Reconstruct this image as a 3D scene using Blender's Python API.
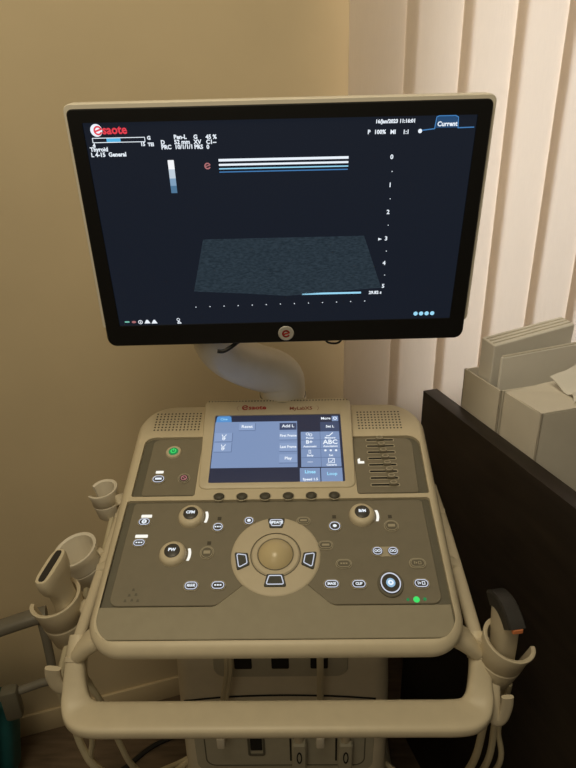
import bpy, bmesh, math, random
from mathutils import Vector, Matrix
random.seed(7)
for o in list(bpy.data.objects): bpy.data.objects.remove(o)
C = bpy.context.scene.collection
SC = bpy.context.scene
R = math.radians
PI = math.pi

# ------------------------------------------------------------------ camera, world, lights, exposure
cd = bpy.data.cameras.new('camera'); cam = bpy.data.objects.new('camera', cd); C.objects.link(cam)
cd.sensor_fit = 'VERTICAL'; cd.sensor_height = 24.0; cd.lens = 24.0*577/768
cd.clip_start = .02
cam.location = (0, 0, 1.42)
cam.matrix_world = Matrix.Translation((0, 0, 1.42)) @ Matrix.Rotation(R(90-23.2), 4, 'X') @ Matrix.Rotation(R(-1.447), 4, 'Z')
SC.camera = cam
SC.view_settings.view_transform = 'Standard'; SC.view_settings.look = 'None'
SC.view_settings.gamma = 1; SC.view_settings.use_curve_mapping = False
SC.view_settings.exposure = 0.0
w = bpy.data.worlds.new('world'); SC.world = w; w.use_nodes = True
bg = w.node_tree.nodes['Background']; bg.inputs[0].default_value = (1.0, .84, .60, 1); bg.inputs[1].default_value = .065

def area(name, loc, target, size, power, col):
    l = bpy.data.lights.new(name, 'AREA'); l.shape = 'SQUARE'; l.size = size; l.energy = power; l.color = col
    o = bpy.data.objects.new(name, l); C.objects.link(o); o.location = loc
    o.rotation_euler = (Vector(target)-Vector(loc)).to_track_quat('-Z', 'Y').to_euler()
    return o
area('ceiling_lamp', (-.22, .0, 2.5), (.05, 1.0, 1.0), .6, 12, (1.0, .86, .60))
area('bounce_fill', (-.5, -1.0, 2.1), (0, .8, .8), .8, 3.6, (1.0, .86, .60))  # added soft fill behind the camera, standing in for light bounced by the room
# daylight outside the window, behind the blind
dl = area('daylight', (.46, 1.83, 1.55), (.60, 1.35, 1.50), 1.5, 27, (.92, .95, 1.0))

# ------------------------------------------------------------------ materials
def mat(name, col, rough=.5, amt=.06, scale=30, bump=0, metal=0, spec=.4, stretch=None):
    m = bpy.data.materials.new(name); m.use_nodes = True
    nt = m.node_tree; b = nt.nodes['Principled BSDF']
    b.inputs['Roughness'].default_value = rough; b.inputs['Metallic'].default_value = metal
    b.inputs['Specular IOR Level'].default_value = spec
    tc = nt.nodes.new('ShaderNodeTexCoord'); n = nt.nodes.new('ShaderNodeTexNoise')
    n.inputs['Scale'].default_value = scale; n.inputs['Detail'].default_value = 4
    if stretch:
        mp = nt.nodes.new('ShaderNodeMapping'); mp.inputs['Scale'].default_value = stretch
        nt.links.new(tc.outputs['Object'], mp.inputs[0]); nt.links.new(mp.outputs[0], n.inputs['Vector'])
    else: nt.links.new(tc.outputs['Object'], n.inputs['Vector'])
    r = nt.nodes.new('ShaderNodeValToRGB')
    r.color_ramp.elements[0].position = .3; r.color_ramp.elements[1].position = .7
    r.color_ramp.elements[0].color = (*[c*(1-amt) for c in col], 1)
    r.color_ramp.elements[1].color = (*[min(1, c*(1+amt)) for c in col], 1)
    nt.links.new(n.outputs['Fac'], r.inputs[0]); nt.links.new(r.outputs[0], b.inputs['Base Color'])
    if bump:
        bp = nt.nodes.new('ShaderNodeBump'); bp.inputs['Strength'].default_value = bump; bp.inputs['Distance'].default_value = .002
        nt.links.new(n.outputs['Fac'], bp.inputs['Height']); nt.links.new(bp.outputs[0], b.inputs['Normal'])
    return m
def emit(name, col, s=1.0, base=(.02, .02, .02), rough=.3):
    m = mat(name, base, rough, .02)
    b = m.node_tree.nodes['Principled BSDF']
    b.inputs['Emission Color'].default_value = (*col, 1); b.inputs['Emission Strength'].default_value = s
    return m

M = {}
M['wall'] = mat('wall_paint', (.65, .54, .36), .85, .03, 6, .05)
M['base'] = mat('baseboard_paint', (.66, .54, .35), .6, .03, 6)
M['floor'] = mat('floor_vinyl', (.14, .10, .065), .5, .3, 5, .02, stretch=(2, 14, 1))
M['slat'] = mat('blind_fabric', (.90, .82, .74), .9, .03, 60, .15, stretch=(8, 8, .6))
def translucent(m, f, col):
    nt = m.node_tree; b = nt.nodes['Principled BSDF']; out = nt.nodes['Material Output']
    t = nt.nodes.new('ShaderNodeBsdfTranslucent'); t.inputs[0].default_value = (*col, 1)
    mx = nt.nodes.new('ShaderNodeMixShader'); mx.inputs[0].default_value = f
    nt.links.new(b.outputs[0], mx.inputs[1]); nt.links.new(t.outputs[0], mx.inputs[2]); nt.links.new(mx.outputs[0], out.inputs[0])
translucent(M['slat'], .5, (.95, .885, .805))
g_ = M['glass'] = mat('window_glass', (.9, .95, .95), .05)
nt = g_.node_tree; tp = nt.nodes.new('ShaderNodeBsdfTransparent'); mx = nt.nodes.new('ShaderNodeMixShader'); mx.inputs[0].default_value = .92
nt.links.new(nt.nodes['Principled BSDF'].outputs[0], mx.inputs[1]); nt.links.new(tp.outputs[0], mx.inputs[2]); nt.links.new(mx.outputs[0], nt.nodes['Material Output'].inputs[0])
M['wood'] = mat('dark_wood', (.020, .014, .010), .5, .3, 9, .02, stretch=(6, 1, 6))
M['card'] = mat('white_cardboard', (.76, .72, .64), .8, .05, 12, .03)
M['paper'] = mat('white_paper', (.88, .86, .82), .8, .04, 10, .03)
M['shell'] = mat('cream_plastic', (.68, .60, .44), .42, .03, 40)
M['shell2'] = mat('cream_plastic_matte', (.64, .565, .42), .5, .03, 40)
M['white'] = mat('pale_plastic', (.80, .75, .64), .4, .02, 40)
M['tray'] = mat('dark_grey_plastic', (.15, .14, .105), .5, .03, 60)
M['plate'] = mat('grey_key_plate', (.24, .215, .16), .42, .03, 60)
M['palm'] = mat('palm_grey', (.36, .325, .24), .42, .03, 60)
M['bodyg'] = mat('body_grey', (.52, .49, .39), .5, .03, 60)
M['body'] = mat('body_cream', (.78, .71, .56), .45, .03, 40)
M['key'] = mat('key_dark', (.070, .066, .060), .4, .04, 80)
M['keyd'] = mat('key_unlit', (.17, .155, .115), .45, .04, 80)
M['keyr'] = mat('key_rim', (.50, .45, .34), .45, .04, 80)
M['black'] = mat('black_plastic', (.010, .010, .010), .35, .05, 60)
M['rubber'] = mat('black_rubber', (.016, .015, .014), .55, .1, 50)
M['slot'] = mat('slot_black', (.008, .008, .008), .6, .05, 60)
M['toggle'] = mat('toggle_dark', (.075, .068, .05), .5, .05, 60)
M['lampoff'] = mat('lamp_off', (.085, .075, .055), .5, .05, 60)
M['tkey'] = mat('trackball_key_grey', (.085, .088, .080), .45, .04, 80)
M['ball'] = mat('trackball_cream', (.66, .55, .33), .25, .02, 20)
M['cable'] = mat('cable_cream', (.62, .55, .38), .5, .05, 30)
M['red'] = mat('logo_red', (.45, .035, .03), .5, .02)
M['brown'] = mat('print_brown', (.28, .06, .03), .5, .02)
M['steel'] = mat('grey_tube', (.20, .185, .15), .45, .08, 20)
M['teal'] = mat('teal_vinyl', (.012, .11, .12), .5, .1, 20)
M['orange'] = mat('orange_mark', (.75, .25, .10), .5, .05)
M['badge'] = mat('badge_silver', (.50, .48, .44), .35, .03, 40)
M['lens'] = mat('probe_lens', (.03, .028, .026), .5, .05, 40)
E_ = {}
E_['white'] = emit('lit_white', (.85, .92, 1.0), 1.0)
E_['key'] = emit('lit_key_ring', (.80, .85, 1.0), .75)
E_['dim'] = emit('lit_dim', (.55, .65, .85), .28)
E_['barw'] = emit('lit_bar', (1, .98, .90), 1.0)
E_['green'] = emit('lit_green', (.05, .85, .16), .9)
E_['greend'] = emit('lit_green_dark', (.01, .28, .08), .8)
E_['pink'] = emit('lit_pink', (.8, .3, .32), .5)
E_['redl'] = emit('lit_red', (.85, .05, .08), .9)
E_['cyan'] = emit('lit_cyan', (.10, .50, .85), .9)
E_['blue'] = emit('lit_blue', (.35, .75, 1.0), .95)
E_['line'] = emit('lit_line_blue', (.07, .26, .60), .8)
E_['tabf'] = emit('lit_tab_blue', (.02, .08, .20), .8)
E_['screen'] = emit('display_navy', (.0095, .0135, .0235), .85, (.004, .004, .005), .25)
E_['td'] = emit('touch_dark', (.022, .026, .052), 1.0, (.01, .01, .01), .3)
E_['tb'] = emit('touch_blue', (.205, .29, .49), 1.0, (.01, .01, .01), .3)
E_['tbb'] = emit('touch_button', (.25, .345, .56), 1.0, (.01, .01, .01), .3)
E_['tbe'] = emit('touch_button_edge', (.09, .14, .27), 1.0, (.01, .01, .01), .3)
E_['tbd'] = emit('touch_button_dark', (.05, .07, .14), 1.0, (.01, .01, .01), .3)
E_['ttab'] = emit('touch_tab', (.09, .28, .62), 1.0, (.01, .01, .01), .3)
def scanmat(name, lo, hi, sc):
    m = emit(name, hi, 1.0, (.004, .004, .005), .3); nt = m.node_tree; b = nt.nodes['Principled BSDF']
    tc = nt.nodes.new('ShaderNodeTexCoord'); mp = nt.nodes.new('ShaderNodeMapping'); mp.inputs['Scale'].default_value = sc
    n = nt.nodes.new('ShaderNodeTexNoise'); n.inputs['Scale'].default_value = 1; n.inputs['Detail'].default_value = 5
    r = nt.nodes.new('ShaderNodeValToRGB'); r.color_ramp.elements[0].position = .3; r.color_ramp.elements[1].position = .75
    r.color_ramp.elements[0].color = (*lo, 1); r.color_ramp.elements[1].color = (*hi, 1)
    nt.links.new(tc.outputs['Object'], mp.inputs[0]); nt.links.new(mp.outputs[0], n.inputs['Vector'])
    nt.links.new(n.outputs['Fac'], r.inputs[0]); nt.links.new(r.outputs[0], b.inputs['Emission Color'])
    return m
E_['scan'] = scanmat('echo_image', (.012, .021, .030), (.031, .049, .066), (200, 200, 620))

# ------------------------------------------------------------------ helpers
def obj(name, bm, m, parent=None, smooth=True, T=None, angle=35):
    if T is not None: bmesh.ops.transform(bm, matrix=T, verts=bm.verts)
    bmesh.ops.recalc_face_normals(bm, faces=bm.faces)
    me = bpy.data.meshes.new(name); bm.to_mesh(me); bm.free()
    for mm in (m if isinstance(m, (list, tuple)) else [m]): me.materials.append(mm)
    if smooth:
        for p in me.polygons: p.use_smooth = True
        me.set_sharp_from_angle(angle=R(angle))
    o = bpy.data.objects.new(name, me); C.objects.link(o)
    if parent: o.parent = parent
    return o
def thing(name, label, cat, loc=(0, 0, 0), rz=0, group=None):
    o = bpy.data.objects.new(name, None); C.objects.link(o); o.empty_display_size = .05
    o.location = loc; o.rotation_euler = (0, 0, rz)
    return tag(o, label, cat, group)
def tag(o, label, cat, group=None):
    o['label'] = label; o['category'] = cat
    if group: o['group'] = group
    return o
def struct(o): o['kind'] = 'structure'; return o
def new(): return bmesh.new()
def box(bm, c, s, bev=0, seg=2, T=None):
    r = bmesh.ops.create_cube(bm, size=1)
    vs = r['verts']; bmesh.ops.scale(bm, vec=s, verts=vs); bmesh.ops.translate(bm, vec=c, verts=vs)
    if T is not None: bmesh.ops.transform(bm, matrix=T, verts=vs)
    if bev:
        es = list({e for v in vs for e in v.link_edges})
        bmesh.ops.bevel(bm, geom=es, offset=bev, segments=seg, profile=.5, affect='EDGES')
    return bm
def rpoly(pts, rad, seg=8):
    if not isinstance(rad, (list, tuple)): rad = [rad]*len(pts)
    out = []; n = len(pts)
    for i in range(n):
        p = Vector(pts[i]); a = Vector(pts[i-1])-p; b = Vector(pts[(i+1) % n])-p; r = rad[i]
        if r <= 0: out.append(p.copy()); continue
        an = a.angle(b); d = min(r/math.tan(an/2), a.length*.49, b.length*.49); rr = d*math.tan(an/2)
        a.normalize(); b.normalize()
        c = p+(a+b).normalized()*(rr/math.sin(an/2)); s = p+a*d; e = p+b*d
        v0 = s-c; v1 = e-c; th = v0.angle(v1); sg = 1 if v0.x*v1.y-v0.y*v1.x > 0 else -1
        for k in range(seg+1):
            t = sg*th*k/seg
            out.append(c+Vector((v0.x*math.cos(t)-v0.y*math.sin(t), v0.x*math.sin(t)+v0.y*math.cos(t))))
    return out
def rrect(x0, y0, x1, y1, r, seg=6): return rpoly([(x0, y0), (x1, y0), (x1, y1), (x0, y1)], r, seg)
def circ(cx, cy, rx, ry=None, n=40):
    ry = ry or rx
    return [Vector((cx+rx*math.cos(2*PI*k/n), cy+ry*math.sin(2*PI*k/n))) for k in range(n)]
def area2(p): return sum(p[i-1].x*p[i].y-p[i].x*p[i-1].y for i in range(len(p)))
def offset(p, d):
    if area2(p) < 0: p = p[::-1]
    n = len(p); out = []
    for i in range(n):
        a = (p[i]-p[i-1]); b = (p[(i+1) % n]-p[i])
        if a.length < 1e-9 or b.length < 1e-9: out.append(p[i].copy()); continue
        na = Vector((-a.y, a.x)).normalized(); nb = Vector((-b.y, b.x)).normalized()
        m = na+nb
        m = na if m.length < 1e-6 else m.normalized()
        out.append(p[i]+m*(d/max(.4, m.dot(na))))
    return out
def plate(bm, outline, prof, holes=(), hole_to=None, bottom=True):
    """solid whose rim follows prof = [(inset, height)...] from the bottom up, with holes through the top"""
    outline = [Vector(q) for q in outline]
    if area2(outline) < 0: outline = outline[::-1]
    rings = []
    for d, z in prof:
        rings.append([bm.verts.new((q.x, q.y, z)) for q in (offset(outline, d) if d else outline)])
    n = len(outline)
    for a, b in zip(rings, rings[1:]):
        for i in range(n):
            bm.faces.new((a[i-1], a[i], b[i], b[i-1]))
    zt = prof[-1][1]
    if not holes: bm.faces.new(rings[-1])
    else:
        es = [bm.edges.get((rings[-1][i-1], rings[-1][i])) for i in range(n)]
        for h in holes:
            h = [Vector(q) for q in h]
            hv = [bm.verts.new((q.x, q.y, zt)) for q in h]
            for i in range(len(hv)): es.append(bm.edges.new((hv[i-1], hv[i])))
            if hole_to is not None:
                lv = [bm.verts.new((q.x, q.y, hole_to)) for q in h]
                for i in range(len(hv)): bm.faces.new((hv[i-1], hv[i], lv[i], lv[i-1]))
        bmesh.ops.triangle_fill(bm, use_beauty=True, use_dissolve=False, edges=es)
    if bottom: bm.faces.new(rings[0][::-1])
    return bm
def flat(bm, outline, z): bm.faces.new([bm.verts.new((q[0], q[1], z)) for q in outline]); return bm
def rect(bm, x0, y0, x1, y1, z): return flat(bm, [(x0, y0), (x1, y0), (x1, y1), (x0, y1)], z)
def ring(bm, outer, d, z0, z1):
    """a flat band of width d inside outer, raised from z0 to z1"""
    outer = [Vector(q) for q in outer]
    if area2(outer) < 0: outer = outer[::-1]
    inner = offset(outer, d); n = len(outer)
    L = [[bm.verts.new((q.x, q.y, z)) for q in p] for p, z in ((outer, z0), (outer, z1), (inner, z1), (inner, z0))]
    for a, b in zip(L, L[1:]):
        for i in range(n): bm.faces.new((a[i-1], a[i], b[i], b[i-1]))
    return bm
def lathe(bm, prof, n=32, a0=0, a1=2*PI, cap=True, T=None):
    full = abs(a1-a0-2*PI) < 1e-6; m = n if full else n+1
    vs = []
    for k in range(m):
        t = a0+(a1-a0)*k/n; vs.append([bm.verts.new((r*math.cos(t), r*math.sin(t), z)) for r, z in prof])
    for k in range(m if full else m-1):
        a = vs[k]; b = vs[(k+1) % m]
        for i in range(len(prof)-1): bm.faces.new((a[i], b[i], b[i+1], a[i+1]))
    if full and cap:
        for i in (0, -1):
            if prof[i][0] > 1e-5: bm.faces.new([v[i] for v in vs])
    bmesh.ops.remove_doubles(bm, verts=[v for c in vs for v in c], dist=1e-6)
    if T is not None: bmesh.ops.transform(bm, matrix=T, verts=[v for c in vs for v in c if v.is_valid])
    return bm
def smoothpath(P, n=6):
    P = [Vector(p) for p in P]; Q = [P[0]*2-P[1]]+P+[P[-1]*2-P[-2]]; out = []
    for i in range(1, len(Q)-2):
        a, b, c, d = Q[i-1:i+3]
        for k in range(n):
            t = k/n
            out.append(.5*((2*b)+(c-a)*t+(2*a-5*b+4*c-d)*t*t+(3*b-a-3*c+d)*t**3))
    out.append(P[-1]); return out
def sweep(bm, pts, wh, up=(0, 0, 1), n=12, sq=2.0):
    """pts: path; wh: (half width, half height) or one per point; sq: superellipse power"""
    pts = [Vector(p) for p in pts]; N = len(pts)
    if not isinstance(wh, list): wh = [wh]*N
    rings = []; up = Vector(up); prev = None
    for i, p in enumerate(pts):
        t = (pts[min(i+1, N-1)]-pts[max(i-1, 0)]).normalized()
        u = (prev if prev is not None else up); s = t.cross(u)
        if s.length < 1e-4: s = t.cross(Vector((1, 0, 0)))
        s.normalize(); uu = s.cross(t).normalized(); prev = uu
        a, b = wh[i]; rg = []
        for k in range(n):
            th = 2*PI*(k+.5)/n; c, d = math.cos(th), math.sin(th)
            x = math.copysign(abs(c)**(2/sq), c)*a; y = math.copysign(abs(d)**(2/sq), d)*b
            rg.append(bm.verts.new(p+s*x+uu*y))
        rings.append(rg)
    for a, b in zip(rings, rings[1:]):
        for k in range(n): bm.faces.new((a[k-1], a[k], b[k], b[k-1]))
    bm.faces.new(rings[0]); bm.faces.new(rings[-1][::-1])
    return bm
def sweepf(bm, pts, wh, up, n=16, sq=3.0):
    """same with the section's up axis held fixed"""
    pts = [Vector(p) for p in pts]; N = len(pts); up = Vector(up)
    rings = []
    for i, p in enumerate(pts):
        t = (pts[min(i+1, N-1)]-pts[max(i-1, 0)]).normalized(); s = t.cross(up).normalized(); uu = s.cross(t)
        a, b = wh[i] if isinstance(wh, list) else wh; rg = []
        for k in range(n):
            th = 2*PI*(k+.5)/n; c, d = math.cos(th), math.sin(th)
            rg.append(bm.verts.new(p+s*math.copysign(abs(c)**(2/sq), c)*a+uu*math.copysign(abs(d)**(2/sq), d)*b))
        rings.append(rg)
    for a, b in zip(rings, rings[1:]):
        for k in range(n): bm.faces.new((a[k-1], a[k], b[k], b[k-1]))
    bm.faces.new(rings[0]); bm.faces.new(rings[-1][::-1])
    return bm
def txt(bm, s, x, y, size, z=0, align='LEFT', sx=1.0, bold=0.0):
    cu = bpy.data.curves.new('t', 'FONT'); cu.body = s; cu.size = size; cu.align_x = align; cu.align_y = 'CENTER'
    cu.resolution_u = 2; cu.offset = bold
    o = bpy.data.objects.new('t', cu); C.objects.link(o)
    dg = bpy.context.evaluated_depsgraph_get(); me = bpy.data.meshes.new_from_object(o.evaluated_get(dg))
    me.transform(Matrix.Translation((x, y, z)) @ Matrix.Diagonal((sx, 1, 1, 1)))
    bm.from_mesh(me); bpy.data.meshes.remove(me); bpy.data.objects.remove(o); bpy.data.curves.remove(cu)
    return bm
def stroke(bm, pts, w_, z):
    """flat polyline glyph"""
    for a, b in zip(pts, pts[1:]):
        a = Vector(a); b = Vector(b); d = (b-a).normalized(); nn = Vector((-d.y, d.x))*w_/2
        flat(bm, [a-d*w_*.3-nn, b+d*w_*.3-nn, b+d*w_*.3+nn, a-d*w_*.3+nn], z)
    return bm
def arcp(cx, cy, r, a0, a1, n=14, ry=None):
    return [(cx+r*math.cos(R(a0+(a1-a0)*k/n)), cy+(ry or r)*math.sin(R(a0+(a1-a0)*k/n))) for k in range(n+1)]
def e_mark(bm, x, y, r, z, wd):
    """the round letter e of the maker's mark"""
    stroke(bm, [(x-.45*r, y-.12*r), (x+.62*r, y+.22*r)], wd, z)
    stroke(bm, arcp(x, y, r*.72, 15, 330, 20), wd, z)

# ------------------------------------------------------------------ the room
YAW = R(16); A = Vector((math.cos(YAW), math.sin(YAW), 0)); Nn = Vector((-math.sin(YAW), math.cos(YAW), 0))
W0 = Vector((-.608, 1.063, 0))                       # foot of the back wall
TW = Matrix.Translation(W0) @ Matrix.Rotation(YAW, 4, 'Z')   # x along the wall, y into it, z up
WX0, WX1, WZ0, WZ1 = .865, 2.15, .80, 2.3            # window opening behind the blind
TV = TW @ Matrix.Rotation(R(90), 4, 'X')              # x along the wall, y up, z out into the room
bm = new(); o4 = [(-1.9, 0), (3.1, 0), (3.1, 2.7), (-1.9, 2.7)]; h4 = [(WX0, WZ0), (WX1, WZ0), (WX1, WZ1), (WX0, WZ1)]
plate(bm, o4, [(0, -.1), (0, 0)], [h4], -.1, bottom=False)
struct(obj('wall_back', bm, M['wall'], None, False, TV))
bm = new(); ring(bm, h4, .05, -.08, -.03); struct(obj('window_1', bm, M['white'], None, False, TV))
bm = new(); box(bm, ((WX0+WX1)/2, (WZ0+WZ1)/2, -.055), (WX1-WX0-.09, WZ1-WZ0-.09, .006)); pn = obj('window_pane', bm, M['glass'], bpy.data.objects['window_1'], False, TV)
bm = box(new(), (.6, -.004, .034), (5.0, .008, .068), .002); struct(obj('baseboard_back', bm, M['base'], None, True, TW))
bm = box(new(), (-1.95, -1.9, 1.35), (.1, 4.0, 2.7)); struct(obj('wall_left', bm, M['wall'], None, False, TW))
bm = box(new(), (3.15, -1.9, 1.35), (.1, 4.0, 2.7)); struct(obj('wall_right', bm, M['wall'], None, False, TW))
bm = box(new(), (.6, -1.9, -.02), (5.0, 4.0, .04)); struct(obj('floor', bm, M['floor'], None, False, TW))

# vertical blind: slats hang 8 cm in front of the wall
bl = thing('vertical_blind', 'pale fabric vertical blind hanging on the back wall right of the monitor', 'blind', TW @ Vector((.74, -.08, .12)), YAW)
px0 = 0.0
for i in range(13):
    c = .068+i*.1158-.0043*(i>0); b2 = new(); hw = .0700
    a = R(3); n = 8; pr = []
    for k in range(n+1):
        s = -1+2*k/n; pr.append((s*hw, -.0015*(1-s*s)))
    for side, th in ((0, 0), (1, .0012)):
        pass
    front = []; back = []
    for (x, y) in pr:
        X = x*math.cos(a)-y*math.sin(a); Y = x*math.sin(a)+y*math.cos(a)
        front.append((c+X, Y)); back.append((c+X, Y+.0012))
    loop = front+back[::-1]
    lo = [b2.verts.new((x, y, .0)) for x, y in loop]; hi = [b2.verts.new((x, y, 2.2)) for x, y in loop]
    for k in range(len(loop)): b2.faces.new((lo[k-1], lo[k], hi[k], hi[k-1]))
    b2.faces.new(lo); b2.faces.new(hi[::-1])
    obj('slat', b2, M['slat'], bl)
obj('head_rail', box(new(), (.76, .0, 2.225), (1.54, .045, .05), .004), M['white'], bl)

# dark desk on the right
D0 = Vector((.2655, 1.0355, 0))
TD = Matrix.Translation(D0) @ Matrix.Rotation(YAW, 4, 'Z')    # x away from the panel, -y towards the camera
dk = thing('desk', 'dark brown wooden desk with raised side panel right of the ultrasound machine', 'desk', D0, YAW)
obj('side_panel', box(new(), (.015, -.60, .4775), (.03, 1.2, .955), .0012), M['wood'], dk)
obj('worktop', box(new(), (.35, -.60, .847), (.64, 1.2, .026), .001), M['wood'], dk)
obj('back_panel', box(new(), (.35, -.012, .417), (.64, .02, .834), .001), M['wood'], dk)

# cardboard boxes on the desk
def open_box(root, L, D, Hh, th=.003, lid=False):
    b = new()
    box(b, (L/2, -D/2, th/2), (L, D, th))
    box(b, (th/2, -D/2, Hh/2), (th, D, Hh)); box(b, (L-th/2, -D/2, Hh/2), (th, D, Hh))
    box(b, (L/2, -th/2, Hh/2), (L, th, Hh)); box(b, (L/2, -D+th/2, Hh/2), (L, th, Hh))
    obj('box_body', b, M['card'], root, False)
zt = .8605
b1 = thing('cardboard_box', 'open white cardboard box holding upright paper packets, farther back on the desk', 'box', TD @ Vector((.0325, -.082, zt)), YAW)
open_box(b1, .25, .108, .167)
b2_ = thing('cardboard_box', 'white cardboard box with tissue sticking out, nearer one on the dark desk', 'box', TD @ Vector((.0325, -.197, zt)), YAW)
open_box(b2_, .25, .092, .170)
b = new()
vs = [b.verts.new(p) for p in ((.003, -.004, .168), (.25, -.004, .190), (.25, -.092, .1705), (.0, -.0915, .1705))]
b.faces.new(vs); r = bmesh.ops.extrude_face_region(b, geom=list(b.faces)); bmesh.ops.translate(b, vec=(0, 0, .002), verts=[v for v in r['geom'] if isinstance(v, bmesh.types.BMVert)])
obj('lid', b, M['card'], b2_, False)
# tissue curling out of the nearer box
b = new(); NX, NY = 8, 8; g = []
for i in range(NX+1):
    g.append([b.verts.new((.066+.12*i/NX+.015*math.sin(j/NY*3), -.080+.060*j/NY, .174+.012*i/NX+.055*(j/NY)**2*(i/NX+.25)+.006*math.sin(i*1.1+j))) for j in range(NY+1)])
for i in range(NX):
    for j in range(NY): b.faces.new((g[i][j], g[i+1][j], g[i+1][j+1], g[i][j+1]))
r = bmesh.ops.extrude_face_region(b, geom=list(b.faces)); bmesh.ops.translate(b, vec=(0, 0, .0012), verts=[v for v in r['geom'] if isinstance(v, bmesh.types.BMVert)])
obj('tissue', b, M['paper'], b2_)

def packet(loc, size, rz, tilt, lean, label, m):
    o = thing('paper_packet', label, 'paper packet', loc, rz, 'paper packets in the open box')
    T = Matrix.Rotation(tilt, 4, 'Y') @ Matrix.Rotation(lean, 4, 'X')
    b = new(); box(b, (size[0]/2, 0, size[2]/2), size, .0015, 1)
    obj('packet', b, m, o, False, T)
    b = new()
    for k in range(3): box(b, (size[0]/2, -size[1]/2+size[1]*(k+1)/4, size[2]+.0006), (size[0]*.97, .0012, .0022), 0)
    obj('sheet_edge', b, M['card'], o, False, T)
    return o
packet(TD @ Vector((.0555, -.107, zt+.007)), (.164, .034, .234), YAW+R(3), R(-6), R(8), 'thick white paper packet standing highest at the back of the open box', M['paper'])
packet(TD @ Vector((.052, -.153, zt+.005)), (.180, .006, .212), YAW+R(1), R(-2), R(3), 'lower paper packet standing in front of the thick one in the open box', M['paper'])

# ------------------------------------------------------------------ the ultrasound machine
RX, RY = -.0204, .8503
mc = thing('ultrasound_machine', 'cream ultrasound machine with monitor, control panel and front handle on a cart', 'ultrasound machine', (RX, RY, 0), R(-1.2))
WL = (Matrix.Translation((RX, RY, 0)) @ Matrix.Rotation(R(-1.2), 4, 'Z')).inverted()    # world to machine
ZC = .9389
TP = Matrix.Translation((0, 0, ZC)) @ Matrix.Rotation(R(18), 4, 'X')                   # control panel plane
TT = TP @ Matrix.Translation((0, 0, .0125)) @ Matrix.Rotation(R(6.5), 4, 'X')             # touch screen plane
TS = WL @ Matrix.Translation((-.0014, .7849, 1.42-.11296)) @ Matrix.Rotation(R(.43), 4, 'Z') @ Matrix.Rotation(R(7.93), 4, 'X') @ Matrix.Rotation(R(.17), 4, 'Y') @ Matrix.Rotation(R(90), 4, 'X')
def at(T, x, y, z=0): return T @ Matrix.Translation((x, y, z))

# --- body column
YF = -.125
bd = obj('body', new(), M['body'], mc)
b = new()
def bodyring(z, hw, y0, y1, r):
    return [(q.x, q.y, z) for q in rrect(-hw, y0, hw, y1, r, 6)]
secs = [(.10, .196, YF-.004, .22, .03), (.36, .193, YF-.002, .22, .03), (.506, .191, YF, .22, .03), (.62, .186, YF+.002, .20, .03), (.80, .181, YF+.02, .17, .03), (.90, .16, YF+.08, .15, .03)]
rg = [[b.verts.new(p) for p in bodyring(*s)] for s in secs]
for p, q in zip(rg, rg[1:]):
    for i in range(len(p)): b.faces.new((p[i-1], p[i], q[i], q[i-1]))
b.faces.new(rg[0]); b.faces.new(rg[-1][::-1])
bmesh.ops.recalc_face_normals(b, faces=b.faces); b.to_mesh(bd.data); b.free()
for p in bd.data.polygons: p.use_smooth = True
bd.data.set_sharp_from_angle(angle=R(40))
TF = Matrix.Translation((0, YF, 0)) @ Matrix.Rotation(R(90), 4, 'X')      # x right, y up, z out of the body front
obj('vent_panel', plate(new(), rrect(-.118, .556, .114, .70, .02), [(0, -.01), (0, .0015), (.0015, .003)]), M['bodyg'], bd, T=TF)
for x in (-.067, -.003, .064):
    b = new(); plate(b, rrect(x-.0145, .577, x+.0155, .64, .003), [(0, .001), (0, .0042)]); obj('vent', b, M['slot'], bd, T=TF)
b = new(); pth = smoothpath([(-.178, .4955, .001), (-.10, .505, .001), (-.004, .5085, .001), (.09, .5055, .001), (.165, .4985, .001)], 6)
sweep(b, pth, (.0016, .0016), up=(0, 0, 1), n=6); obj('seam', b, M['slot'], bd, T=TF)
b = new(); plate(b, rrect(-.168, .305, .166, .455, .025), [(0, -.01), (0, .001), (.002, .0025)]); obj('port_panel', b, M['bodyg'], bd, T=TF)
b = new(); ring(b, rrect(-.150, .322, .150, .440, .02), .0022, .002, .0032); obj('port_frame', b, M['tray'], bd, T=TF)
b = new(); ring(b, rrect(-.069, .352, -.037, .412, .006), .004, .002, .005); obj('usb_port_frame', b, M['tray'], bd, T=TF)
b = new(); plate(b, rrect(-.064, .366, -.042, .408, .002), [(0, .002), (0, .0036)]); obj('usb_port', b, M['slot'], bd, T=TF)
for x in (.027, .112):
    cn = obj('probe_connector', plate(new(), rrect(x-.0135, .335, x+.0135, .405, .006), [(0, .0), (0, .018), (.003, .022)]), M['bodyg'], mc, T=TF)
    b = new(); lathe(b, [(.009, 0), (.009, .02), (.006, .024), (0, .025)], 20, T=Matrix.Translation((x, .405, .010)) @ Matrix.Rotation(R(-90), 4, 'X'))
    obj('release_knob', b, M['shell2'], cn, T=TF)
    b = new(); ring(b, circ(x, .372, .005, .015, 24), .002, .021, .0235); obj('connector_label', b, M['slot'], cn, T=TF)
    b = new(); rect(b, x-.018, .335, x-.0145, .405, .0027); obj('connector_slot', b, M['slot'], cn, T=TF)
# base and casters
bs = obj('base', box(new(), (0, .02, .115), (.46, .50, .06), .02, 3), M['bodyg'], mc)
for sx, sy in ((-1, -1), (1, -1), (-1, 1), (1, 1)):
    cx, cy = sx*.19, .02+sy*.20
    cs = obj('caster', box(new(), (cx, cy, .083), (.03, .05, .03), .006), M['rubber'], mc)
    b = new(); lathe(b, [(.006, -.014), (.034, -.014), (.042, -.008), (.042, .008), (.034, .014), (.006, .014)], 24, T=Matrix.Translation((cx, cy-.01, .042)) @ Matrix.Rotation(R(90), 4, 'Y'))
    obj('wheel', b, M['rubber'], cs)
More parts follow.
